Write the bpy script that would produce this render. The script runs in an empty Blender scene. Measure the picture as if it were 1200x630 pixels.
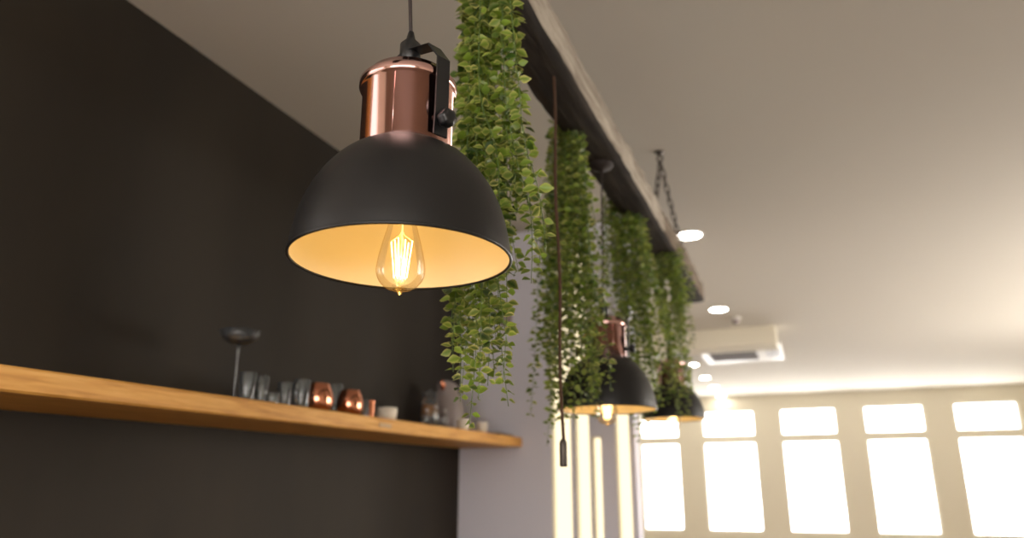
import bpy, bmesh, math, random
from mathutils import Vector, Matrix, noise
random.seed(11)
C = bpy.context.scene.collection
PI = math.pi
EYE = 1.4                      # camera height above the floor
CEIL = EYE + 1.55

# ------------------------------------------------------------------ camera
F_PX = 875.0
pitch, yaw = math.radians(16.5), math.radians(21.3)
cR = Vector((math.cos(yaw), math.sin(yaw), 0))
cF = Vector((-math.sin(yaw)*math.cos(pitch), math.cos(yaw)*math.cos(pitch), math.sin(pitch)))
cU = cR.cross(cF)
EYEV = Vector((0, 0, EYE))
def ray(x, y): return cR*((x-600)/F_PX) + cU*((315-y)/F_PX) + cF
def P(x, y, d): return EYEV + ray(x, y)*d
def hit(x, y, axis, v):
    r = ray(x, y); o = EYEV[axis]
    return EYEV + r*((v-o)/r[axis])
cam = bpy.data.cameras.new('camera'); camo = bpy.data.objects.new('camera', cam); C.objects.link(camo)
camo.location = EYEV; camo.rotation_euler = (PI/2+pitch, 0, yaw)
cam.sensor_width = 36; cam.lens = F_PX/1200*36; cam.clip_start = .02
cam.dof.use_dof = True; cam.dof.focus_distance = 1.2; cam.dof.aperture_fstop = 2.5
bpy.context.scene.camera = camo

# ------------------------------------------------------------------ materials
def mat(name, col, rough=.5, metal=0, spec=.5, coat=0, bump=None, var=None, emit=None, aniso=0):
    """bump=(scale,strength)  var=(scale, second colour, stretch)"""
    m = bpy.data.materials.new(name); m.use_nodes = True
    nt = m.node_tree; b = nt.nodes['Principled BSDF']
    b.inputs['Base Color'].default_value = (*col, 1); b.inputs['Roughness'].default_value = rough
    b.inputs['Metallic'].default_value = metal; b.inputs['Specular IOR Level'].default_value = spec
    b.inputs['Coat Weight'].default_value = coat
    tc = nt.nodes.new('ShaderNodeTexCoord')
    if var:
        mp = nt.nodes.new('ShaderNodeMapping'); mp.inputs['Scale'].default_value = var[2] if len(var) > 2 else (1, 1, 1)
        n = nt.nodes.new('ShaderNodeTexNoise'); n.inputs['Scale'].default_value = var[0]; n.inputs['Detail'].default_value = 6
        r = nt.nodes.new('ShaderNodeValToRGB'); r.color_ramp.elements[0].color = (*col, 1); r.color_ramp.elements[1].color = (*var[1], 1)
        r.color_ramp.elements[0].position = .38; r.color_ramp.elements[1].position = .64
        nt.links.new(tc.outputs['Object'], mp.inputs[0]); nt.links.new(mp.outputs[0], n.inputs[0])
        nt.links.new(n.outputs[0], r.inputs[0]); nt.links.new(r.outputs[0], b.inputs['Base Color'])
    if bump:
        n = nt.nodes.new('ShaderNodeTexNoise'); n.inputs['Scale'].default_value = bump[0]; n.inputs['Detail'].default_value = 5
        bp = nt.nodes.new('ShaderNodeBump'); bp.inputs['Strength'].default_value = bump[1]; bp.inputs['Distance'].default_value = .01
        nt.links.new(tc.outputs['Object'], n.inputs[0]); nt.links.new(n.outputs[0], bp.inputs['Height']); nt.links.new(bp.outputs[0], b.inputs['Normal'])
    if emit:
        b.inputs['Emission Color'].default_value = (*emit[0], 1); b.inputs['Emission Strength'].default_value = emit[1]
    return m

def thin_glass(name, tint, edge, rough=.02, haze=0.0, refl=.55):
    m = bpy.data.materials.new(name); m.use_nodes = True; nt = m.node_tree; nt.nodes.clear()
    o = nt.nodes.new('ShaderNodeOutputMaterial'); tr = nt.nodes.new('ShaderNodeBsdfTransparent'); gl = nt.nodes.new('ShaderNodeBsdfGlossy')
    gl.inputs['Roughness'].default_value = rough
    lw = nt.nodes.new('ShaderNodeLayerWeight'); lw.inputs['Blend'].default_value = .3
    rp = nt.nodes.new('ShaderNodeValToRGB'); rp.color_ramp.elements[0].color = (*tint, 1); rp.color_ramp.elements[1].color = (*edge, 1)
    rp.color_ramp.elements[0].position = .45; rp.color_ramp.elements[1].position = .95
    nt.links.new(lw.outputs['Facing'], rp.inputs[0]); nt.links.new(rp.outputs[0], tr.inputs[0])
    fr = nt.nodes.new('ShaderNodeFresnel'); fr.inputs['IOR'].default_value = 1.45
    mx = nt.nodes.new('ShaderNodeMixShader'); ml = nt.nodes.new('ShaderNodeMath'); ml.operation = 'MULTIPLY'; ml.inputs[1].default_value = refl
    nt.links.new(fr.outputs[0], ml.inputs[0]); nt.links.new(ml.outputs[0], mx.inputs[0]); nt.links.new(tr.outputs[0], mx.inputs[1]); nt.links.new(gl.outputs[0], mx.inputs[2])
    out = mx.outputs[0]
    if haze:
        df = nt.nodes.new('ShaderNodeBsdfDiffuse'); df.inputs[0].default_value = (.75, .8, .85, 1)
        m2 = nt.nodes.new('ShaderNodeMixShader'); m2.inputs[0].default_value = haze
        nt.links.new(out, m2.inputs[1]); nt.links.new(df.outputs[0], m2.inputs[2]); out = m2.outputs[0]
    nt.links.new(out, o.inputs[0])
    return m

def emission(name, col, s):
    m = bpy.data.materials.new(name); m.use_nodes = True; nt = m.node_tree; nt.nodes.clear()
    o = nt.nodes.new('ShaderNodeOutputMaterial'); e = nt.nodes.new('ShaderNodeEmission')
    e.inputs[0].default_value = (*col, 1); e.inputs[1].default_value = s; nt.links.new(e.outputs[0], o.inputs[0])
    return m

M = {}
M['ceiling'] = mat('warm_white_ceiling_paint', (.64, .605, .54), .9, spec=.2, bump=(60, .05))
M['ceiling_far'] = M['ceiling']
M['charcoal'] = mat('charcoal_wall_paint', (.025, .0185, .0115), .68, spec=.28, var=(2.2, (.018, .0135, .009), (1, 1, .4)), bump=(40, .05))
M['greywall'] = mat('pale_lilac_grey_paint', (.84, .83, .93), .85, spec=.2, bump=(50, .05))
M['cream'] = mat('cream_wall_paint', (.74, .69, .57), .85, spec=.2, bump=(50, .05))
M['floor'] = mat('oak_floor', (.14, .09, .055), .5, var=(3, (.10, .065, .04), (1, 8, 1)))
M['frame'] = mat('white_window_paint', (.78, .76, .68), .4)
M['skylit'] = emission('daylit_pane', (1, .975, .95), 3.8)
M['curtain_glow'] = emission('sunlit_cream_pane', (1, .83, .54), .55)
M['backlight'] = emission('added_back_pane', (1, .93, .88), 2.6)
M['sidelight'] = emission('added_left_pane', (1, .93, .90), .8)
M['rightlight'] = emission('added_right_pane', (1, .93, .85), 4.3)
M['black'] = mat('matte_black_enamel', (.010, .0092, .009), .42, spec=.36, bump=(900, .03))
M['rimblack'] = mat('black_rim_enamel', (.01, .01, .01), .35)
M['enamel'] = mat('cream_inner_enamel', (.83, .76, .58), .35, spec=.4, bump=(4, .02))
M['copper'] = mat('polished_rose_copper', (.72, .44, .405), .12, metal=1, bump=(5, .015))
M['mugcopper'] = mat('bright_mug_copper', (.78, .32, .19), .08, metal=1, bump=(40, .03))
M['knob'] = mat('black_plastic', (.008, .008, .009), .3)
M['iron'] = mat('dark_iron', (.10, .085, .075), .5, metal=.8)
M['steel'] = mat('brushed_steel', (.55, .52, .52), .3, metal=1)
M['cord'] = mat('brown_woven_cord', (.10, .048, .024), .8, bump=(700, .6))
M['blackcord'] = mat('dark_lamp_cord', (.03, .02, .018), .7)
M['brass'] = mat('brass', (.6, .42, .2), .3, metal=1)
M['bulb'] = thin_glass('clear_amber_bulb_glass', (1, .98, .93), (.86, .66, .36))
M['bulbtip'] = thin_glass('thick_amber_bulb_tip', (.97, .88, .68), (.7, .5, .27))
M['glass'] = thin_glass('clear_drinking_glass', (.93, .95, .95), (.55, .58, .58), .05, .045, 1.5)
M['filament'] = emission('glowing_filament', (1, .68, .26), 5)
M['support'] = mat('bulb_support_wire', (.7, .55, .25), .3, metal=.7, emit=((1, .7, .2), .7))
M['diffuser'] = emission('downlight_diffuser', (1, .95, .84), 16)
M['white'] = mat('white_plastic', (.75, .73, .69), .4)
M['vent'] = mat('dark_vent_grille', (.16, .14, .13), .6)
M['ceramic'] = mat('cream_ceramic', (.78, .70, .58), .3)
M['amber'] = mat('amber_jar_contents', (.42, .17, .04), .4)
M['jug'] = mat('grey_stoneware', (.30, .25, .24), .45)
M['darkplastic'] = mat('dark_grey_plastic', (.04, .035, .035), .5)
M['paper'] = mat('worn_paper_label', (.62, .42, .24), .8)
M['stem'] = mat('green_vine_stem', (.10, .16, .035), .6)

def wood_mat(name, c1, c2, c3, stretch, rough=.6, bstr=.35, scale=5):
    m = mat(name, c1, rough, spec=.3); nt = m.node_tree; b = nt.nodes['Principled BSDF']
    tc = nt.nodes['Texture Coordinate']
    mp = nt.nodes.new('ShaderNodeMapping'); mp.inputs['Scale'].default_value = stretch
    n = nt.nodes.new('ShaderNodeTexNoise'); n.inputs['Scale'].default_value = scale; n.inputs['Detail'].default_value = 8; n.inputs['Distortion'].default_value = .4
    r = nt.nodes.new('ShaderNodeValToRGB'); e = r.color_ramp.elements
    e[0].color = (*c1, 1); e[0].position = .3; e[1].color = (*c3, 1); e[1].position = .72; k = e.new(.5); k.color = (*c2, 1)
    bp = nt.nodes.new('ShaderNodeBump'); bp.inputs['Strength'].default_value = bstr; bp.inputs['Distance'].default_value = .01
    L = nt.links.new
    L(tc.outputs['Object'], mp.inputs[0]); L(mp.outputs[0], n.inputs[0]); L(n.outputs[0], r.inputs[0]); L(r.outputs[0], b.inputs['Base Color'])
    L(n.outputs[0], bp.inputs['Height']); L(bp.outputs[0], b.inputs['Normal'])
    return m
M['shelf'] = wood_mat('honey_oak_board', (.56, .25, .05), (.74, .37, .085), (.86, .48, .14), (14, 1, 14), .5, .15)
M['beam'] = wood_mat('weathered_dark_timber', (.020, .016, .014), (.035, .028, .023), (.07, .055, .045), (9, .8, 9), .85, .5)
M['beambrown'] = wood_mat('brown_sawn_timber', (.10, .075, .055), (.17, .13, .095), (.26, .21, .155), (9, 1.2, 9), .9, .6)
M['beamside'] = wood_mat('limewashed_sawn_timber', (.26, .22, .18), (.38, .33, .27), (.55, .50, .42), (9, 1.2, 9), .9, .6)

# leaf: green body, yellow-green margin, hue varies from leaf to leaf
def leaf_mat(name, deep, mid, rim, trans):
    m = bpy.data.materials.new(name); m.use_nodes = True; nt = m.node_tree; L = nt.links.new
    b = nt.nodes['Principled BSDF']; out = nt.nodes['Material Output']
    a = nt.nodes.new('ShaderNodeVertexColor'); a.layer_name = 'leaf'
    s = nt.nodes.new('ShaderNodeSeparateColor'); L(a.outputs[0], s.inputs[0])
    m1 = nt.nodes.new('ShaderNodeMix'); m1.data_type = 'RGBA'; m1.inputs[6].default_value = (*deep, 1); m1.inputs[7].default_value = (*mid, 1); L(s.outputs[1], m1.inputs[0])
    m2 = nt.nodes.new('ShaderNodeMix'); m2.data_type = 'RGBA'; m2.inputs[7].default_value = (*rim, 1); L(m1.outputs[2], m2.inputs[6])
    mu = nt.nodes.new('ShaderNodeMath'); mu.operation = 'MULTIPLY'; L(s.outputs[0], mu.inputs[0]); L(s.outputs[2], mu.inputs[1]); L(mu.outputs[0], m2.inputs[0])
    L(m2.outputs[2], b.inputs['Base Color']); b.inputs['Roughness'].default_value = .38; b.inputs['Specular IOR Level'].default_value = .45
    t = nt.nodes.new('ShaderNodeBsdfTranslucent'); L(m2.outputs[2], t.inputs[0])
    mx = nt.nodes.new('ShaderNodeMixShader'); mx.inputs[0].default_value = trans
    L(b.outputs[0], mx.inputs[1]); L(t.outputs[0], mx.inputs[2]); L(mx.outputs[0], out.inputs[0])
    return m
M['leaf'] = leaf_mat('glossy_variegated_leaf', (.028, .075, .010), (.22, .335, .036), (.72, .66, .22), .34)

# ------------------------------------------------------------------ mesh helpers
def link(name, me, parent=None):
    o = bpy.data.objects.new(name, me); C.objects.link(o)
    if parent: o.parent = parent
    return o
def obj(name, bm, mats, parent=None, smooth=True, loc=None):
    me = bpy.data.meshes.new(name)
    bmesh.ops.recalc_face_normals(bm, faces=bm.faces[:]) if not getattr(bm, 'keep', False) else None
    bm.to_mesh(me); bm.free()
    for m in (mats if isinstance(mats, (list, tuple)) else [mats]): me.materials.append(m)
    if smooth:
        for p in me.polygons: p.use_smooth = True
    o = link(name, me, parent)
    if loc is not None: o.location = loc
    return o
def tag(o, label=None, cat=None, group=None, kind=None):
    if label: o['label'] = label
    if cat: o['category'] = cat
    if group: o['group'] = group
    if kind: o['kind'] = kind
    return o
def thing(name, loc, label, cat, group=None):
    o = bpy.data.objects.new(name, None); o.empty_display_size = .05; C.objects.link(o); o.location = loc
    return tag(o, label, cat, group)
def struct(name, bm, m, parent=None, smooth=False):
    o = obj(name, bm, m, parent, smooth=smooth)
    if not parent: o['kind'] = 'structure'
    return o
def box(bm, a, b, bev=0, mi=0):
    r = bmesh.ops.create_cube(bm, size=1)
    a, b = Vector(a), Vector(b); c = (a+b)/2; s = b-a
    for v in r['verts']: v.co = Vector((v.co.x*s.x, v.co.y*s.y, v.co.z*s.z)) + c
    fs = set(f for v in r['verts'] for f in v.link_faces)
    for f in fs: f.material_index = mi
    if bev:
        es = list(set(e for v in r['verts'] for e in v.link_edges))
        bmesh.ops.bevel(bm, geom=es, offset=bev, segments=3, affect='EDGES', profile=.7)
    return bm
def nb(): return bmesh.new()
def lathe(bm, prof, seg=48, center=(0, 0, 0), mi=0, close=False):
    cx, cy, cz = center; rings = []
    for r, z in prof:
        if r < 1e-6: rings.append([bm.verts.new((cx, cy, cz+z))])
        else: rings.append([bm.verts.new((cx+r*math.cos(2*PI*k/seg), cy+r*math.sin(2*PI*k/seg), cz+z)) for k in range(seg)])
    pairs = list(zip(rings, rings[1:])) + ([(rings[-1], rings[0])] if close else [])
    for A, B in pairs:
        for k in range(seg):
            j = (k+1) % seg
            try:
                if len(A) == 1 and len(B) == 1: continue
                if len(A) == 1: f = bm.faces.new((A[0], B[j], B[k]))
                elif len(B) == 1: f = bm.faces.new((A[k], A[j], B[0]))
                else: f = bm.faces.new((A[k], A[j], B[j], B[k]))
                f.material_index = mi
            except ValueError: pass
    return bm
def tube(bm, pts, r, seg=8, cap=True, closed=False):
    pts = [Vector(p) for p in pts]; n = len(pts); rings = []
    up = None
    for i, p in enumerate(pts):
        if closed: t = pts[(i+1) % n]-pts[i-1]
        else: t = pts[min(i+1, n-1)]-pts[max(i-1, 0)]
        t.normalize()
        if up is None:
            up = t.orthogonal().normalized()
        up = (up - t*up.dot(t)).normalized(); s = t.cross(up)
        rr = r[i] if isinstance(r, (list, tuple)) else r
        rings.append([bm.verts.new(p + (up*math.cos(2*PI*k/seg)+s*math.sin(2*PI*k/seg))*rr) for k in range(seg)])
    for i in range(n if closed else n-1):
        A, B = rings[i], rings[(i+1) % n]
        for k in range(seg): bm.faces.new((A[k], A[(k+1) % seg], B[(k+1) % seg], B[k]))
    if cap and not closed:
        bm.faces.new(rings[0]); bm.faces.new(rings[-1][::-1])
    return bm
def smoothprof(pts, n=6):
    out = []
    for i in range(len(pts)-1):
        p0 = pts[max(i-1, 0)]; p1 = pts[i]; p2 = pts[i+1]; p3 = pts[min(i+2, len(pts)-1)]
        for k in range(n):
            t = k/n
            out.append(tuple(.5*((2*p1[j])+(-p0[j]+p2[j])*t+(2*p0[j]-5*p1[j]+4*p2[j]-p3[j])*t*t+(-p0[j]+3*p1[j]-3*p2[j]+p3[j])*t**3) for j in range(len(p1))))
    out.append(tuple(pts[-1])); return out

# ------------------------------------------------------------------ the room
XW, YB, YN, YF, XR = -1.95, 4.14, -2.6, 13.4, 3.6
XW2 = -3.6
struct('floor', box(nb(), (XW2-.1, YN-.1, -.1), (XR+.1, YF+.2, 0)), M['floor'])
struct('ceiling', box(nb(), (XW2-.1, YN-.1, CEIL), (XR+.1, YF+.2, CEIL+.12)), M['ceiling'])
struct('wall_left', box(nb(), (XW-.15, .45, 0), (XW, YB+.01, CEIL)), M['charcoal'])
hL = (-2.1, .25, .95, 2.65)  # opening for the added left window, out of view
bm = nb()
for a, b in (((YN-.1, 0), (hL[0], CEIL)), ((hL[1], 0), (.45, CEIL)), ((hL[0], 0), (hL[1], hL[2])), ((hL[0], hL[3]), (hL[1], CEIL))):
    box(bm, (XW-.15, a[0], a[1]), (XW, b[0], b[1]))
struct('wall_left_near', bm, M['cream'])
struct('wall_left_far', box(nb(), (XW2-.15, YB, 0), (XW2, YF+.2, CEIL)), M['cream'])
hR = [(4.2, 6.2, .95, 2.65), (6.8, 8.8, .95, 2.65)]  # openings for the added right windows, out of view
bm = nb(); yy = YN-.1
for a in hR:
    box(bm, (XR, yy, 0), (XR+.15, a[0], CEIL)); box(bm, (XR, a[0], 0), (XR+.15, a[1], a[2])); box(bm, (XR, a[0], a[3]), (XR+.15, a[1], CEIL)); yy = a[1]
box(bm, (XR, yy, 0), (XR+.15, YF+.2, CEIL)); struct('wall_right', bm, M['cream'])
def wall_holes(name, m, x0, x1, y, th, holes, z0=0, z1=CEIL):
    """wall across the room at y, thickness th, with openings (xa, xb, za, zb)"""
    bm = nb()
    xs = sorted({x0, x1, *[h[0] for h in holes], *[h[1] for h in holes]}); zs = sorted({z0, z1, *[h[2] for h in holes], *[h[3] for h in holes]})
    for xa, xb in zip(xs, xs[1:]):
        run = None
        for za, zb in zip(zs, zs[1:]):
            cx, cz = (xa+xb)/2, (za+zb)/2
            if any(h[0] < cx < h[1] and h[2] < cz < h[3] for h in holes):
                if run: box(bm, (xa, y, run[0]), (xb, y+th, run[1])); run = None
            else: run = (run[0], zb) if run else (za, zb)
        if run: box(bm, (xa, y, run[0]), (xb, y+th, run[1]))
    return struct(name, bm, m)
wi = [0]
def window(h, y, glow, rec=.05, fw=.022, bars=(), front=-1):
    """a window in an opening: frame, glazing bars and a bright pane; front=-1 faces -y"""
    xa, xb, za, zb = h; wi[0] += 1
    bm = nb(); yy = y
    for a, b in (((xa, za), (xa+fw, zb)), ((xb-fw, za), (xb, zb)), ((xa+fw, za), (xb-fw, za+fw)), ((xa+fw, zb-fw), (xb-fw, zb))):
        box(bm, (a[0], yy+rec-.02, a[1]), (b[0], yy+rec+.03, b[1]), .003)
    for z in bars: box(bm, (xa+fw, yy+rec-.015, z-.03), (xb-fw, yy+rec+.025, z+.03), .003)
    o = struct('window_%d' % wi[0], bm, M['frame'])
    pb = nb(); box(pb, (xa+.005, yy+rec+.03, za+.005), (xb-.005, yy+rec+.036, zb-.005)); obj('pane', pb, glow, o, smooth=False)
    return o
# wall across the room beyond the shelf, with narrow tall lights
def px_x(px, y, row=500): return hit(px, row, 1, y).x
def px_z(py, y, col): return hit(col, py, 1, y).z
xend = px_x(743, YB)
zt = px_z(283, YB, 655)
hA = (px_x(645.5, YB), px_x(669, YB), .35, zt)
hB = (px_x(673, YB), px_x(690.5, YB), .35, zt-.02)
hC = (px_x(693, YB, 520), px_x(705, YB, 520), .35, px_z(511, YB, 699))
hD = (px_x(720, YB), px_x(737.5, YB), .35, px_z(420, YB, 728))
wall_holes('wall_back', M['greywall'], XW2, xend, YB, .12, [hA, hB, hC, hD])
for h in (hA, hB, hC, hD): window(h, YB, M['curtain_glow'], rec=.03, fw=.006)
# far wall and its windows
za, zb = px_z(511.5, YF, 850), px_z(481, YF, 850)
w0 = (px_x(822, YF, 490), px_x(884, YF, 490)); wb = (px_x(750, YF), px_x(795, YF))
ww = w0[1]-w0[0]; gap = w0[0]-wb[1]
spans = [(wb[0], wb[1]), w0]
x = w0[1]+gap
while x+ww < XR-.1: spans.append((x, x+ww)); x += ww+gap
holes = []
for s in spans: holes += [(s[0], s[1], za, zb), (s[0], s[1], .75, za-.085)]
wall_holes('wall_far', M['cream'], XW2, XR, YF, .15, holes)
for h in holes: window(h, YF, M['skylit'], rec=.05, fw=.03)
# wall behind the camera with an unseen broad window added as fill light
hN = (-1.2, 2.6, 1.0, 2.55)
wall_holes('wall_near', M['cream'], XW, XR, YN-.15, .15, [hN])
bm = nb(); box(bm, (hN[0], YN-.12, hN[2]), (hN[1], YN-.11, hN[3]))
wn = struct('window_%d' % (wi[0]+1), (lambda b: [box(b, (x-.03, YN-.11, hN[2]), (x+.03, YN-.05, hN[3]), .004) for x in (hN[0]+.03, .1, 1.35, hN[1]-.03)] and b)(nb()), M['frame'])
obj('pane', bm, M['backlight'], wn, smooth=False)
bm = nb()
for yy in (hL[0]+.03, (hL[0]+hL[1])/2, hL[1]-.03): box(bm, (XW-.10, yy-.02, hL[2]), (XW-.04, yy+.02, hL[3]), .004)
wl = struct('window_%d' % (wi[0]+2), bm, M['frame'])  # unseen window, added to put highlights on the copper
bm = nb(); box(bm, (XW-.13, hL[0], hL[2]), (XW-.12, hL[1], hL[3])); obj('pane', bm, M['sidelight'], wl, smooth=False)
for k, a in enumerate(hR):
    bm = nb()
    for yy in (a[0]+.03, (a[0]+a[1])/2, a[1]-.03): box(bm, (XR+.03, yy-.025, a[2]), (XR+.09, yy+.025, a[3]), .004)
    wr = struct('window_%d' % (wi[0]+3+k), bm, M['frame'])  # unseen windows, added to brighten the ceiling, back wall and leaves
    bm = nb(); box(bm, (XR+.11, a[0], a[2]), (XR+.12, a[1], a[3])); obj('pane', bm, M['rightlight'], wr, smooth=False)
# boxed downstand across the ceiling
bx0, bx1 = -3.6, hit(909, 388, 1, 7.6).x
struct('trim_1', box(nb(), (bx0, 7.6, EYE+1.365), (bx1, 7.95, CEIL), .008), M['cream'])

# ------------------------------------------------------------------ ceiling fittings
def downlight(p, label, d=.165, group=None):
    t = thing('downlight', p, label, 'ceiling light', group)
    obj('trim_ring', lathe(nb(), [(d/2, 0), (d/2+.012, -.001), (d/2+.012, -.004), (d/2+.002, -.008), (d/2-.006, -.006), (d/2-.006, 0)], 40, close=True), M['white'], t)
    obj('diffuser', lathe(nb(), [(0, -.006), (d/2-.006, -.0055), (d/2-.006, -.001), (0, -.001)], 40), M['diffuser'], t)
    return t
G = 'recessed round ceiling downlights'
dl = [((808, 275), 'largest glowing round downlight, on the ceiling just right of the beam tip', .155),
      ((842, 362), 'glowing round downlight between the beam end and the boxed ceiling downstand', .155),
      ((777, 407), 'round downlight glimpsed through the hanging leaves beyond the downstand', .11),
      ((813, 427), 'round downlight beyond the downstand, nearest to the leaves and highest of its row', .12),
      ((826, 442), 'round downlight beyond the downstand, second highest of the open row', .145),
      ((837, 453), 'round downlight beyond the downstand, third down the open row', .145),
      ((845, 463), 'round downlight closest to the far windows, lowest of the row', .155)]
for (q, lab, d) in dl: downlight(hit(*q, 2, CEIL), lab, d, G)
# smoke detector
p = hit(862, 372, 2, CEIL)
t = thing('smoke_detector', p, 'small round detector on the ceiling just in front of the boxed downstand', 'smoke detector')
obj('base', lathe(nb(), [(0, 0), (.05, 0), (.05, -.012), (.04, -.02), (0, -.02)], 32), M['white'], t)
obj('sensor_head', lathe(nb(), [(0, -.02), (.032, -.02), (.034, -.045), (.024, -.062), (0, -.066)], 32), M['jug'], t)
# ceiling air conditioner
a0, a1 = hit(829, 428, 2, CEIL-.03), hit(908, 405, 2, CEIL-.03)
ax0, ax1, ay0, ay1 = -1.08, -.19, 8.4, 9.5
t = thing('air_conditioner', ((ax0+ax1)/2, (ay0+ay1)/2, CEIL), 'white ceiling air conditioner with a long dark vent beyond the downstand', 'air conditioner')
cx, cy = (ax0+ax1)/2, (ay0+ay1)/2
obj('casing', box(nb(), (ax0-cx, ay0-cy, -.05), (ax1-cx, ay1-cy, 0), .012), M['white'], t, smooth=False)
v = nb(); box(v, (ax0-cx+.09, -.32, -.058), (ax1-cx-.27, .30, -.049), .002)
for k in range(8): box(v, (ax0-cx+.10, -.30+k*.08, -.066), (ax1-cx-.28, -.28+k*.08, -.056))
obj('vent_grille', v, M['vent'], t, smooth=False)
v = nb()
for k in range(3): box(v, (ax1-cx-.16+k*.05, -.2, -.06), (ax1-cx-.135+k*.05, .2, -.048), .002)
obj('side_louvre', v, M['vent'], t, smooth=False)

# ------------------------------------------------------------------ hanging timber beam
ZB, ZBT = EYE+1.13, EYE+1.245
bxl, bxr = -.661, -.521
y0b, y1b = .25, 4.67
def beam():
    bm = nb(); N = 110; sec = 16
    rings = []
    for i in range(N+1):
        t = i/N; y = y0b+(y1b-y0b)*t
        ring = []
        per = []
        for (ax, az), (bx_, bz) in zip([(bxl, ZB), (bxr, ZB), (bxr, ZBT), (bxl, ZBT)], [(bxr, ZB), (bxr, ZBT), (bxl, ZBT), (bxl, ZB)]):
            for k in range(4): per.append((ax+(bx_-ax)*k/4, az+(bz-az)*k/4, k == 0))
        ccx, ccz = (bxl+bxr)/2, (ZB+ZBT)/2
        for j, (x, z, corner) in enumerate(per):
            n1 = noise.noise(Vector((x*9, y*4.5, z*9+3)))*.0035 + noise.noise(Vector((x*30, y*22, z*30)))*.0028
            s = 1+(n1*(2.2 if corner else 1))/.07
            if corner: s -= .05
            # slanted sawn end: upper corner reaches a little less far
            yy = y - (.10*((z-ZB)/(ZBT-ZB)) if i == N else 0)
            ring.append(bm.verts.new((ccx+(x-ccx)*s, yy, ccz+(z-ccz)*s)))
        rings.append(ring)
    for a, b in zip(rings, rings[1:]):
        for k in range(sec):
            f = bm.faces.new((a[k], a[(k+1) % sec], b[(k+1) % sec], b[k]))
            f.material_index = (2 if a[k].co.y + .25*noise.noise(a[k].co*5) > 3.2 else 1) if 4 <= k < 8 else 0  # right side is browner along its far stretch, with a ragged change
    bm.faces.new(rings[0][::-1]); bm.faces.new(rings[-1])
    return bm
bo = obj('hanging_beam', beam(), [M['beam'], M['beamside'], M['beambrown']], smooth=True)
tag(bo, 'long rough-sawn dark timber beam hung under the ceiling with plants and lamps', 'beam')

# chain holding the beam
hook = hit(773, 178, 2, CEIL)
def link_mesh():
    pts = []
    L_, W_ = .017, .0105
    for k in range(20):
        a = 2*PI*k/20; pts.append((math.cos(a)*W_, 0, math.sin(a)*W_ + (L_ if math.sin(a) > 0 else -L_)*1.0))
    bm = tube(nb(), pts, .0036, 7, closed=True)
    me = bpy.data.meshes.new('link'); bmesh.ops.recalc_face_normals(bm, faces=bm.faces[:]); bm.to_mesh(me); bm.free(); me.materials.append(M['iron'])
    for p in me.polygons: p.use_smooth = True
    return me
LM = link_mesh()
ct = thing('hanging_chain', hook, 'dark iron chain in an upside-down V from a ceiling hook down to the beam', 'chain')
hk = nb(); lathe(hk, [(0, 0), (.022, 0), (.022, -.006), (.008, -.012), (.006, -.02), (0, -.02)], 24)
tube(hk, [(.014*math.cos(a), 0, -.034+.014*math.sin(a)) for a in [2*PI*k/16 for k in range(16)]], .004, 8, closed=True)
obj('ceiling_hook', hk, M['iron'], ct)
for tgt in (Vector((-.553, 3.215, ZBT+.002)), Vector((-.527, 3.80, ZBT+.002))):
    a = Vector((0, 0, -.05)); b = tgt-hook; n = round((b-a).length/.046); d = (b-a).normalized()
    q = d.to_track_quat('Z', 'X').to_matrix().to_4x4()
    for k in range(n):
        o = link('link', LM, ct); o.matrix_local = Matrix.Translation(a+(b-a)*((k+.5)/n) + Vector((0, 0, -.012*math.sin(PI*(k+.5)/n)))) @ q @ Matrix.Rotation(PI/2*(k % 2)+.3, 4, 'Z')
    sb = nb(); tube(sb, [b+Vector((.012*math.cos(a_), 0, .008+.012*math.sin(a_))) for a_ in [PI*k/10 for k in range(11)]], .004, 8)
    obj('staple', sb, M['iron'], ct)

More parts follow.
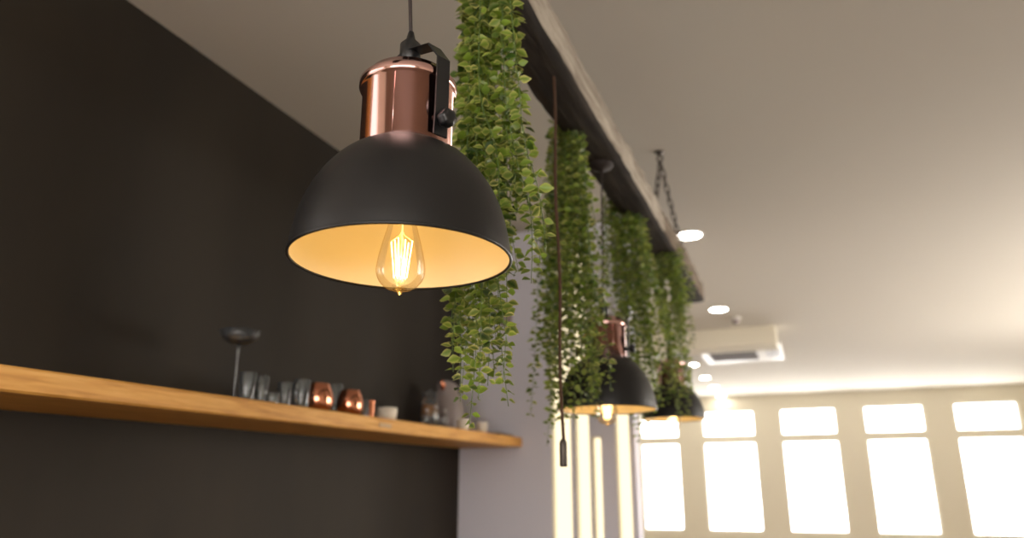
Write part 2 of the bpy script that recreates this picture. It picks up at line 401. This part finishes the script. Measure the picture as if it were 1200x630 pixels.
# ------------------------------------------------------------------ pendant lamps
S = .33/.32
def pendant(p, label, az, ztop, cord_top, watt, s=1.0, seg=72):
    """p: centre of the rim; az: direction of the yoke knob"""
    t = thing('pendant_lamp', p, label, 'pendant lamp', 'black dome pendant lamps with copper necks')
    R = .165*s
    out = smoothprof([(R, 0), (.1625*s, .026*s), (.155*s, .062*s), (.141*s, .1*s), (.120*s, .134*s), (.096*s, .160*s), (.072*s, .176*s)], 7)
    inn = [(r-.0025 if r > .05 else r, z-.002 if z > .03 else z) for r, z in out][::-1]
    bm = nb(); lathe(bm, out, seg)
    obj('shade', bm, M['black'], t)
    bm = nb(); lathe(bm, [(r-.0022, z-.0015) for r, z in out[1:]]+[(.03*s, .1765*s), (.0, .1765*s)], seg)
    lin = obj('inner_lining', bm, M['enamel'], t); lin['label'] = 'cream enamelled inside of the shade'
    bm = nb(); lathe(bm, [(R-.0028, .001), (R-.0024, -.0012), (R, -.002), (R+.0022, -.0005), (R+.0022, .0018), (R, .003)], seg, close=True)
    obj('rim', bm, M['rimblack'], t)
    # copper neck
    c = .072*s; h0 = .166*s; hb = h0+.112*s
    bm = nb(); lathe(bm, [(c-.002, h0), (c, h0+.001), (c, hb), (c+.004, hb+.001), (c+.006, hb+.005), (c+.006, hb+.014), (c+.003, hb+.018), (c-.004, hb+.02), (c-.008, hb+.03), (c-.02, hb+.036), (.012, hb+.04), (0, hb+.04)], seg)
    nk = obj('neck', bm, M['copper'], t); nk['label'] = 'polished copper neck'
    # pressed seam down the neck
    sa = az-.96
    bm = nb(); dx, dy = math.cos(sa), math.sin(sa)
    tube(bm, [(dx*c, dy*c, h0+.004), (dx*c, dy*c, hb-.001)], .0009, 6); obj('seam', bm, M['copper'], nk)
    bm = nb(); lathe(bm, [(c+.003, h0-.006), (c+.004, h0-.001), (c+.001, h0+.003), (c-.003, h0+.001)], seg, close=True); obj('neck_gasket', bm, M['rimblack'], t)
    # yoke: two flat arms that meet above the neck, with a clamping knob
    for sg, kn in ((0, True), (PI, True)):
        a = az+sg; u = Vector((math.cos(a), math.sin(a), 0)); w = Vector((-u.y, u.x, 0))
        bm = nb(); prof = [(c+.008, h0+.012), (c+.010, h0+.055), (c+.011, hb+.03), (c-.012, hb+.062), (.006, hb+.075)]
        hw = [.013*s, .0125*s, .0125*s, .0125*s, .0125*s]; rows = []
        for (r, z), q in zip(prof, hw):
            rows.append([bm.verts.new(u*rr+w*sx*q+Vector((0, 0, z))) for rr, sx in ((r-.0015, -1), (r-.0015, 1), (r+.0015, 1), (r+.0015, -1))])
        for A, B in zip(rows, rows[1:]):
            for k in range(4): bm.faces.new((A[k], A[(k+1) % 4], B[(k+1) % 4], B[k]))
        bm.faces.new(rows[0][::-1]); bm.faces.new(rows[-1])
        obj('yoke_arm', bm, M['knob'], t, smooth=False)
        bm = nb(); q = u.to_track_quat('Z', 'Y').to_matrix().to_4x4()
        lathe(bm, [(0, -.012), (.006, -.012), (.006, .003), (.0125, .004), (.0138, .007), (.0138, .017), (.012, .0205), (.006, .022), (0, .022)], 24)
        for v in bm.verts:
            ra = math.atan2(v.co.y, v.co.x)
            if v.co.z > .003: v.co.x *= 1+.07*math.cos(6*ra); v.co.y *= 1+.07*math.cos(6*ra)
        bm.transform(Matrix.Translation(u*(c+.011)+Vector((0, 0, h0+.036*s))) @ q)
        obj('clamp_knob', bm, M['knob'], t)
    bm = nb(); lathe(bm, [(0, hb+.036), (.017, hb+.036), (.017, hb+.09), (.008, hb+.1), (.0045, hb+.115), (0, hb+.115)], 32); obj('cord_grip', bm, M['rimblack'], t)
    ctop = cord_top-p
    bm = nb(); pts = [Vector((0, 0, hb+.11))*(1-k/12)+ctop*(k/12) for k in range(13)]; tube(bm, pts, .0032, 8); obj('cord', bm, M['blackcord'], t)
    bm = nb(); lathe(bm, [(0, .002), (.042, .002), (.042, -.012), (.036, -.022), (.008, -.03), (.006, -.04), (0, -.04)], 40, center=ctop); obj('ceiling_rose', bm, M['blackcord'], t)
    # socket and bulb
    bm = nb(); lathe(bm, [(0, .176*s), (.020, .176*s), (.020, .128*s), (.0165, .120*s), (.0165, .095*s), (0, .095*s)], 32); obj('socket', bm, M['brass'], t)
    zb_ = -.053*s
    bp = smoothprof([(.0062, zb_+.006), (.0185, zb_+.009), (.0305, zb_+.019), (.0365, zb_+.034), (.0350, zb_+.052), (.0295, zb_+.078), (.0215, zb_+.108), (.0155, zb_+.13), (.0138, zb_+.146)], 6)
    bm = nb(); lathe(bm, bp, 48)
    bu = obj('bulb', bm, M['bulb'], t); bu['label'] = 'clear amber filament bulb, lit'
    bm = nb(); lathe(bm, smoothprof([(.0, zb_-.001), (.0028, zb_+.001), (.0042, zb_+.004), (.008, zb_+.0065), (.0105, zb_+.0085), (.0, zb_+.0105)], 3), 24); obj('glass_tip', bm, M['bulbtip'], bu)
    bm = nb(); n = 8
    for k in range(n):
        a = 2*PI*k/n+.2; r0, r1 = .0165, .0095
        if k % 2: r0, r1 = .0115, .0070
        tube(bm, [(math.cos(a)*r0, math.sin(a)*r0, zb_+.083), (math.cos(a+.15)*r1, math.sin(a+.15)*r1, zb_+.026)], .00085, 6)
    fl = obj('filament', bm, M['filament'], bu)
    bm = nb(); tube(bm, [(0, 0, zb_+.135), (0, 0, zb_+.03)], .0012, 6)
    for k in range(n//2):
        a = 2*PI*k/(n//2)+.35
        tube(bm, [(math.cos(a)*.0165, math.sin(a)*.0165, zb_+.083), (math.cos(a)*.004, math.sin(a)*.004, zb_+.092), (0, 0, zb_+.1)], .0006, 5)
        tube(bm, [(math.cos(a)*.0087, math.sin(a)*.0087, zb_+.026), (math.cos(a)*.004, math.sin(a)*.004, zb_+.018), (0, 0, zb_+.03)], .0006, 5)
    obj('filament_support', bm, M['support'], bu)
    ld = bpy.data.lights.new('bulb_light', 'POINT'); ld.energy = watt; ld.color = (1, .57, .165); ld.shadow_soft_size = .010
    lo = bpy.data.objects.new('bulb_light', ld); C.objects.link(lo); lo.parent = t; lo.location = (0, 0, zb_+.055)
    return t
sc_ = .33/.32
p1 = P(470, 305, 1.085*sc_); p2 = P(711.5, 480, 2.43*sc_); p3 = P(789.5, 491, 3.72*sc_)
pendant(p1, 'large black dome lamp closest to the camera with copper neck and glowing bulb', math.radians(-22), 0, Vector((-.572, p1.y, ZB+.004)), .24)
pendant(p2, 'mid-distance black dome lamp half covered by hanging leaves, second along the beam', math.radians(2), 0, Vector((-.60, p2.y-.05, ZB+.004)), .24, 1.0)
pendant(p3, 'farthest black dome lamp, near the beam tip, half hidden behind leaves', math.radians(10), 0, Vector((-.60, p3.y, ZB+.004)), .24, .98)

# brown cord with metal end hanging from the beam
rt = hit(648.5, 92, 1, 1.80); rt.z = ZB+.03
rbot = hit(660, 520, 1, 1.80)
t = thing('pull_rope', rt, 'brown woven cord with a metal end hanging in front of the leaves', 'pull cord')
bm = nb(); a = rt-rt; b = rbot-rt; pts = [a.lerp(b, k/24)+Vector((.003*math.sin(k*.55), 0, 0)) for k in range(25)]
tube(bm, pts, .0042, 10); obj('rope', bm, M['cord'], t)
bm = nb(); lathe(bm, [(0, .012), (.005, .012), (.0085, .006), (.0095, 0), (.0095, -.05), (.0085, -.054), (0, -.054)], 24, center=b); obj('metal_end', bm, M['iron'], t)

# ------------------------------------------------------------------ trailing plants
def leaf_verts(Ln, Wd):
    """grid 3 across x 6 along, folded and cupped"""
    ws = [.06, .66, 1.0, .86, .48, .01]; rows = []
    for i, w in enumerate(ws):
        t = i/5; row = []
        for j in (-1, -.5, 0, .5, 1):
            row.append(((t*Ln), j*w*Wd/2, abs(j)*w*Wd*.13 - .14*Ln*t*t, max(abs(j)**2, max(0, (t-.75)*3.6))))
        rows.append(row)
    return rows
LV = leaf_verts(1, .70)
def vine(parent, pts, spacing, size, rnd, keep=1.0, y_hue=.5, bare=0):
    pts = [Vector(p) for p in smoothprof([tuple(p) for p in pts], 6)]
    bm = nb(); tube(bm, pts, [.0013*(1-.5*i/len(pts)) for i in range(len(pts))], 5)
    st = obj('vine', bm, M['stem'], parent)
    verts, faces, cols = [], [], []
    acc = 0; k = 0; total = sum((b-a).length for a, b in zip(pts, pts[1:])); run = 0
    ph = rnd.random()*PI
    for a, b in zip(pts, pts[1:]):
        seg = b-a; L_ = seg.length; d = seg.normalized()
        while acc < L_:
            p = a+d*acc; f = (run+acc)/total
            side = d.orthogonal().normalized()
            base_ang = ph + (k % 2)*PI/2 + rnd.uniform(-.3, .3)
            sz = size*(1.0-.35*max(0, f-.85)/.15*.9)*rnd.uniform(.75, 1.15)
            for s in (0, PI):
                if run+acc < bare or rnd.random() > keep: continue
                q = Matrix.Rotation(base_ang+s+rnd.uniform(-.25, .25), 3, d)
                ou = (q @ side).normalized()
                dirv = (ou + Vector((0, 0, rnd.uniform(-.55, .30)))).normalized()
                ha = rnd.uniform(0, 2*PI); nrm = (-d*rnd.uniform(.2, .9) + Vector((math.cos(ha), math.sin(ha), 0))*1.0).normalized()
                nrm = (nrm-dirv*nrm.dot(dirv)).normalized(); sd = nrm.cross(dirv)
                o = len(verts); g = min(1, max(0, rnd.gauss(y_hue, .36))); rim = min(1, max(.05, rnd.gauss(.45, .3)))
                org = p+dirv*size*.10
                for row in LV:
                    for (u, v, w, e) in row:
                        verts.append(org+dirv*(u*sz)+sd*(v*sz)+nrm*(w*sz)); cols.append((e, g, rim, 1))
                for r_ in range(5):
                    for c_ in range(4):
                        i0 = o+r_*5+c_; faces.append((i0, i0+1, i0+6, i0+5))
            acc += spacing*rnd.uniform(.8, 1.2); k += 1
        acc -= L_; run += L_
    me = bpy.data.meshes.new('leaves'); me.from_pydata([tuple(v) for v in verts], [], faces)
    ca = me.color_attributes.new('leaf', 'FLOAT_COLOR', 'POINT')
    ca.data.foreach_set('color', [c for col in cols for c in col])
    me.materials.append(M['leaf'])
    for p in me.polygons: p.use_smooth = True
    link('leaves', me, st)
def plant(label, y, anchor, strands, size=.025, spacing=.017, seed=1, hue=.5, keep=1.0):
    """strands: (top px x, top px y, bottom px x, bottom px y) seen in the photo, taken at distance y"""
    rnd = random.Random(seed)
    base = Vector(anchor)
    t = thing('hanging_plant', base, label, 'hanging plant', 'trailing artificial plants along the beam')
    for s in strands:
        tx, ty, bx_, by_ = s[:4]; yy = y+(s[4] if len(s) > 4 else rnd.uniform(-.07, .07))
        B = hit(bx_, by_, 1, yy); T = hit(tx, ty, 1, yy)
        pts = []
        if T.z > ZBT: T.z = ZBT
        # root on top of the beam's left/bottom, then over and down
        root = Vector((min(max(T.x, bxl+.01), bxr-.01), yy, ZBT+.012))
        if T.z < ZB-.05: pts += [Vector((T.x*.6+root.x*.4, yy, ZB-.01))] if False else []
        pts.append(T)
        n = max(3, int((T.z-B.z)/.12))
        ax, ay, f1, f2 = rnd.uniform(.003, .012), rnd.uniform(.003, .014), rnd.uniform(0, 6), rnd.uniform(0, 6)
        for k in range(1, n+1):
            u = k/n
            ux = 1-(1-u)**1.25
            q = T.lerp(B, u); q.x = T.x+(B.x-T.x)*ux
            q += Vector((ax*math.sin(u*6+f1)-ax*math.sin(f1), ay*math.sin(u*5+f2), 0))*(1 if k < n else .5)
            pts.append(q)
        if T.z < ZBT-.02:
            up = [Vector((T.x*.45+root.x*.55, yy, min(ZBT, T.z+(ZBT-T.z)*.6)))] if T.z < ZB-.1 else []
            pts = [root]+up+pts
            bare = (pts[0]-pts[1]).length + ((pts[1]-pts[2]).length if up else 0)
        else: bare = 0
        if y < 1.5: bare = 0
        vine(t, [q-base for q in pts], spacing, size, rnd, keep, hue, bare*rnd.uniform(.75, 1.05))
    return t
R_ = random.Random(5)
# first bundle, right behind the near lamp, in focus
s1 = [(552, 105, 549, 497), (548, 105, 538, 470), (556, 105, 560, 468), (560, 105, 572, 452), (566, 105, 597, 476), (572, 105, 588, 448),
      (546, 105, 527, 388), (545, 105, 532, 436), (556, 105, 582, 405), (562, 105, 596, 405), (550, 105, 545, 430), (553, 105, 568, 420),
      (580, 105, 608, 318), (592, 105, 622, 332), (604, 105, 634, 306), (600, 105, 628, 282), (608, 100, 640, 292),
      (588, 105, 604, 250), (596, 100, 614, 235), (566, 105, 590, 268), (575, 105, 600, 230),
      (558, 105, 540, 458, .03), (562, 105, 556, 446, .04), (565, 105, 578, 436, .05), (557, 105, 549, 420, .06), (563, 105, 566, 410, .07), (552, 105, 538, 404, .05), (549, 105, 530, 410, -.04)]
for k in range(8):
    tx = 538+7*k; s1.append((tx, 100, tx+R_.uniform(8, 30), R_.uniform(170, 300), R_.uniform(.04, .16)))
plant('nearest trailing leafy plant, in sharp focus behind the big black lamp', 1.32, (-.59, 1.32, ZBT), s1, .0275, .0185, 3, .55)
def fill(n, top, prof, seed):
    """random strands: top=(x0,x1,y0,y1); prof(u) -> (bottom x, low y range)"""
    r = random.Random(seed); out = []
    for k in range(n):
        u = (k+.5)/n + r.uniform(-.3, .3)/n; u = min(1, max(0, u))
        tx = top[0]+(top[1]-top[0])*u; ty = top[2]+(top[3]-top[2])*u
        ty += r.uniform(0, 75)*abs(2*u-1)**1.3 + r.uniform(0, 12)
        bx_, ya, yb = prof(u); out.append((tx, ty, bx_+r.uniform(-3, 3), r.uniform(ya, yb)))
    return out
s2 = fill(20, (657, 688, 122, 176), lambda u: (640+u*66, 330, 470), 21) + fill(8, (658, 672, 122, 140), lambda u: (634+u*30, 400, 500), 22)
s2 += [(652, 150, 621, 486), (650, 160, 640, 522), (648, 150, 647, 505), (660, 140, 632, 420), (672, 150, 702, 470), (676, 150, 716, 458), (668, 140, 698, 492), (680, 155, 706, 380),
       (664, 130, 664, 486), (668, 130, 672, 492), (672, 130, 682, 480), (676, 135, 690, 478), (652, 150, 634, 330), (655, 150, 642, 300)]
plant('trailing leafy plant behind the brown cord, partly covering the second lamp', 2.2, (-.60, 2.2, ZBT), s2, .0250, .0190, 7, .42)
s3 = fill(25, (708, 752, 222, 232), lambda u: (722+u*58, 330, 470), 31) + fill(12, (716, 756, 218, 236), lambda u: (738+u*44, 430, 490), 32)
s3 += [(722, 220, 748, 520), (728, 220, 756, 512), (732, 222, 765, 492), (712, 225, 712, 330), (708, 235, 706, 350), (745, 222, 795, 450), (735, 222, 752, 495)]
plant('bushy trailing plant hanging between the second and the farthest lamp', 3.0, (-.60, 3.0, ZBT), s3, .0240, .0205, 9, .5)
s4 = fill(20, (764, 797, 262, 290), lambda u: (776+u*32, 330, 440), 41) + fill(8, (766, 795, 270, 290), lambda u: (782+u*26, 430, 488), 42)
s4 += [(795, 290, 812, 408), (792, 290, 806, 488), (788, 290, 796, 490), (796, 292, 811, 350)]
plant('last trailing plant by the beam tip, in front of the farthest lamp', 3.62, (-.60, 3.62, ZBT), s4, .0240, .0205, 13, .55)

# ------------------------------------------------------------------ shelf and what stands on it
def shz(y): return EYE+.262+.0136*(y-1.786)
XS = -1.55
def shelf():
    bm = nb(); N = 60; ya, yb = -1.2, 4.135; rows = []
    for i in range(N+1):
        y = ya+(yb-ya)*i/N; z = shz(y); w = noise.noise(Vector((y*6, 0, 0)))*.0025
        rows.append([bm.verts.new(q) for q in ((XW+.002, y, z), (XS-.006, y, z), (XS+w, y, z-.005), (XS+w, y, z-.05), (XS-.006, y, z-.055), (XW+.002, y, z-.055))])
    for A, B in zip(rows, rows[1:]):
        for k in range(6): bm.faces.new((A[k], A[(k+1) % 6], B[(k+1) % 6], B[k]))
    bm.faces.new(rows[0][::-1]); bm.faces.new(rows[-1]); return bm
so = obj('wall_shelf', shelf(), M['shelf'], smooth=False)
tag(so, 'thick honey-coloured oak board shelf along the charcoal wall', 'shelf')
def spot(px, x=-1.66):
    p = hit(px, 480, 0, x); return Vector((x, p.y, shz(p.y)+.001))
def depth(p): return (p-EYEV).dot(cF)
def pxm(px, x=-1.66): return depth(spot(px, x))/F_PX     # metres per pixel at that spot
def tumbler(px, wpx, hpx, label, x=-1.66, handle=None, name='drinking_glass', flare=1.06, cat='glass'):
    p = spot(px, x); m = pxm(px, x); r = wpx*m/2; h = hpx*m
    t = thing(name, p, label, cat, 'clear glasses on the oak shelf')
    bm = nb(); lathe(bm, [(0, 0), (r*.9, 0), (r*.94, .003), (r*flare, h-.002), (r*flare-.001, h), (r*flare-.003, h-.002), (r*.86, .012), (0, .010)], 36)
    obj('glass_body', bm, M['glass'], t)
    if handle is not None:
        u = Vector((math.cos(handle), math.sin(handle), 0))
        bm = nb(); tube(bm, [u*(r*1.0+.028*math.sin(a))+Vector((0, 0, h*.5-h*.32*math.cos(a))) for a in [PI*k/12 for k in range(13)]], .0045, 10)
        obj('handle', bm, M['glass'], t)
    return t
tumbler(287, 19, 35, 'straight clear glass at the left end of the visible glasses', handle=None, x=-1.64)
tumbler(304, 16, 33, 'tall clear glass, second of the pair left of the short one', x=-1.64)
tumbler(318, 15, 14, 'short clear glass standing low between taller glasses', x=-1.62, flare=1.12)
tumbler(332, 17, 30, 'clear glass just left of the handled glass mug', x=-1.66)
tumbler(352, 19, 35, 'clear glass mug with handle left of the first copper mug', x=-1.64, handle=math.radians(-75), name='glass_mug', cat='glass mug')
tumbler(391, 18, 40, 'tall clear glass standing between the two round copper mugs', x=-1.76)
tumbler(427, 10, 23, 'narrow clear glass just right of the second copper mug', x=-1.66)
def copper_mug(px, wpx, hpx, label, x=-1.64, handle=-.4):
    p = spot(px, x); m = pxm(px, x); r = wpx*m/2*1.14; h = hpx*m
    t = thing('copper_mug', p, label, 'mug', 'round copper mugs on the oak shelf')
    bm = nb(); o = smoothprof([(r*.60, 0), (r*.78, h*.07), (r*.93, h*.2), (r, h*.42), (r*.985, h*.58), (r*.90, h*.76), (r*.76, h*.92), (r*.72, h*.97)], 5)
    lathe(bm, [(0, 0)]+o+[(r*.71, h), (r*.69, h), (r*.68, h*.96)]+[(a-.002, b+.002) for a, b in o[::-1]]+[(0, .003)], 48)
    obj('mug_body', bm, M['mugcopper'], t)
    u = Vector((math.cos(handle), math.sin(handle), 0))
    bm = nb(); tube(bm, [u*(r*.82+.026*math.sin(a)+.004)+Vector((0, 0, h*.55-h*.27*math.cos(a))) for a in [PI*k/14 for k in range(15)]], .004, 10)
    obj('handle', bm, M['brass'], t)
copper_mug(372, 30, 33, 'round copper mug beside the clear glass mug, left of the two', handle=2.0)
copper_mug(409.5, 27, 30, 'round copper mug right of the tall clear glass', handle=2.0)
p = spot(434, -1.65); m = pxm(434, -1.65)
t = thing('copper_cup', p, 'small straight-sided copper cup left of the cream bowl', 'cup')
r, h = 4.8*m, 22*m
obj('cup_body', lathe(nb(), [(0, 0), (r*.85, 0), (r*.9, .003), (r*1.02, h-.003), (r*1.08, h), (r*.98, h-.001), (r*.82, .006), (0, .005)], 32), M['mugcopper'], t)
p = spot(453.5, -1.63); m = pxm(453.5, -1.63); r, h = 12*m, 15*m
o = obj('ceramic_bowl', lathe(nb(), [(0, 0), (r*.7, 0), (r*.88, h*.12), (r, h*.6), (r, h), (r-.004, h), (r-.006, h*.5), (r*.6, h*.2), (0, h*.18)], 40), M['ceramic'], loc=p)
tag(o, 'low cream ceramic bowl alone in the middle of the shelf', 'bowl')
# coupe glass whose rim shows left of the tumblers
p = spot(272, -1.70); m = pxm(272, -1.70)
t = thing('stemmed_glass', p, 'tall wide-rimmed stemmed glass at the far left of the shelf', 'glass')
H = 86*m; r = 25*m
obj('bowl', lathe(nb(), [(0, H*.80), (r*.4, H*.82), (r*.8, H*.88), (r, H), (r-.002, H), (r*.78, H*.885), (r*.38, H*.825), (0, H*.805)], 40), M['glass'], t)
obj('stem', lathe(nb(), [(0, .002), (.0055, .008), (.0035, H*.15), (.0035, H*.7), (.007, H*.80), (0, H*.81)], 20), M['glass'], t)
obj('foot', lathe(nb(), [(0, 0), (.034, 0), (.034, .003), (.006, .008), (0, .008)], 36), M['glass'], t)
# cluster at the right end of the shelf
p = spot(503, -1.72); m = pxm(503, -1.72)
t = thing('storage_jar', p, 'glass jar with amber contents at the left of the shelf-end cluster', 'jar')
obj('glass_jar', lathe(nb(), [(0, 0), (9*m, 0), (10*m, .004), (10*m, 30*m), (7.5*m, 34*m), (7.5*m, 38*m), (0, 38*m)], 32), M['glass'], t)
obj('contents', lathe(nb(), [(0, 15*m), (9.4*m, 15*m), (9.4*m, 28*m), (0, 29*m)], 28), M['amber'], t)
obj('lid', lathe(nb(), [(0, 38*m), (8*m, 38*m), (8*m, 42*m), (2*m, 43*m), (2.5*m, 46*m), (0, 47*m)], 28), M['glass'], t)
p = spot(524, -1.78); m = pxm(524, -1.78)
t = thing('water_jug', p, 'grey jug with slanting spout behind the small bottles', 'jug')
bm = nb(); lathe(bm, smoothprof([(0, 0), (17*m, 0), (20*m, 12*m), (19*m, 30*m), (13*m, 46*m), (12*m, 56*m)], 5)+[(11*m, 56*m), (11*m, 46*m), (0, 40*m)], 40)
for v in bm.verts:
    if v.co.z > 44*m: v.co.z += (-(v.co.x*0+v.co.y))*.35
obj('jug_body', bm, M['jug'], t)
bm = nb(); u = Vector((.2, .98, 0)).normalized(); tube(bm, [u*(15*m+11*m*math.sin(a))+Vector((0, 0, 30*m-18*m*math.cos(a))) for a in [PI*k/12 for k in range(13)]], 2.2*m, 10); obj('handle', bm, M['jug'], t)
bm = nb(); tube(bm, [(-.0, -10*m, 50*m), (0, -13*m, 55*m), (0, -17*m, 59*m)], [4*m, 3*m, 2.2*m], 10); obj('spout', bm, M['mugcopper'], t)
for k, (px, wd, hp, xx, lab) in enumerate(((500, 7, 20, -1.63, 'small glass bottle in front of the amber jar'), (511, 8, 24, -1.61, 'small glass bottle with steel cap, left front of the grey jug'), (521, 8, 22, -1.62, 'small glass bottle with steel cap, nearest to the white cups'))):
    p = spot(px, xx); m = pxm(px, xx); t = thing('cruet_bottle', p, lab, 'bottle', 'small glass cruets at the shelf end')
    r = wd*m/2; h = hp*m
    obj('bottle_body', lathe(nb(), [(0, 0), (r, 0), (r, h*.6), (r*.45, h*.78), (r*.45, h*.9), (0, h*.9)], 24), M['glass'], t)
    obj('cap', lathe(nb(), [(0, h*.86), (r*.55, h*.86), (r*.5, h), (0, h*1.02)], 20), M['steel'], t)
for px, wd, hp, xx, lab in ((543, 15, 14, -1.64, 'small white cup under the leaf tips, left of the pair'), (565, 13, 13, -1.63, 'small white cup near the right end of the shelf, right of the pair')):
    p = spot(px, xx); m = pxm(px, xx); r = wd*m/2; h = hp*m
    t = thing('white_cup', p, lab, 'cup', 'small white cups at the shelf end')
    obj('cup_body', lathe(nb(), smoothprof([(r*.5, 0), (r*.85, h*.25), (r, h*.7), (r*1.02, h)], 4)+[(r*.95, h), (r*.8, h*.3), (0, h*.15)], 32), M['ceramic'], t)
    bm = nb(); tube(bm, [(0, (r*.95+.012*math.sin(a)), h*.55-h*.3*math.cos(a)) for a in [PI*k/10 for k in range(11)]], .0028, 8); obj('handle', bm, M['ceramic'], t)
p = spot(584, -1.66)
o = obj('serving_tray', box(nb(), (-.07, -.09, 0), (.05, .12, .016), .006), M['darkplastic'], loc=p); tag(o, 'flat dark tray lying at the right end of the shelf', 'tray')
# label on the shelf edge
y = hit(451, 497, 0, XS).y
o = obj('price_label', box(nb(), (0, -.045, -.0085), (.0022, .045, .0085), .0006), M['paper'], loc=(XS+.0012, y, shz(y)-.029)); tag(o, 'small faded paper label stuck on the shelf front edge', 'label')
# dark round fitting on the pale wall
p = hit(592, 371, 1, YB)
t = thing('wall_speaker', p, 'small dark oval fitting on the pale wall behind the nearest leaves', 'speaker')
bm = nb(); lathe(bm, smoothprof([(0, .05), (.03, .045), (.045, .028), (.048, .0)], 5)+[(0, 0)], 32); bm.transform(Matrix.Rotation(PI/2, 4, 'X') @ Matrix.Diagonal((1, 1.35, 1, 1))); obj('housing', bm, M['jug'], t)

# ------------------------------------------------------------------ light
w = bpy.data.worlds.new('world'); bpy.context.scene.world = w; w.use_nodes = True
w.node_tree.nodes['Background'].inputs[0].default_value = (.9, .95, 1, 1); w.node_tree.nodes['Background'].inputs[1].default_value = .6
sc = bpy.context.scene
sc.view_settings.view_transform = 'Standard'; sc.view_settings.look = 'None'; sc.view_settings.gamma = 1
sc.view_settings.exposure = 1.6; sc.view_settings.use_curve_mapping = False
sc.cycles.max_bounces = 8; sc.cycles.diffuse_bounces = 5; sc.cycles.transparent_max_bounces = 24
sc.cycles.caustics_reflective = False; sc.cycles.caustics_refractive = False; sc.cycles.sample_clamp_indirect = 6
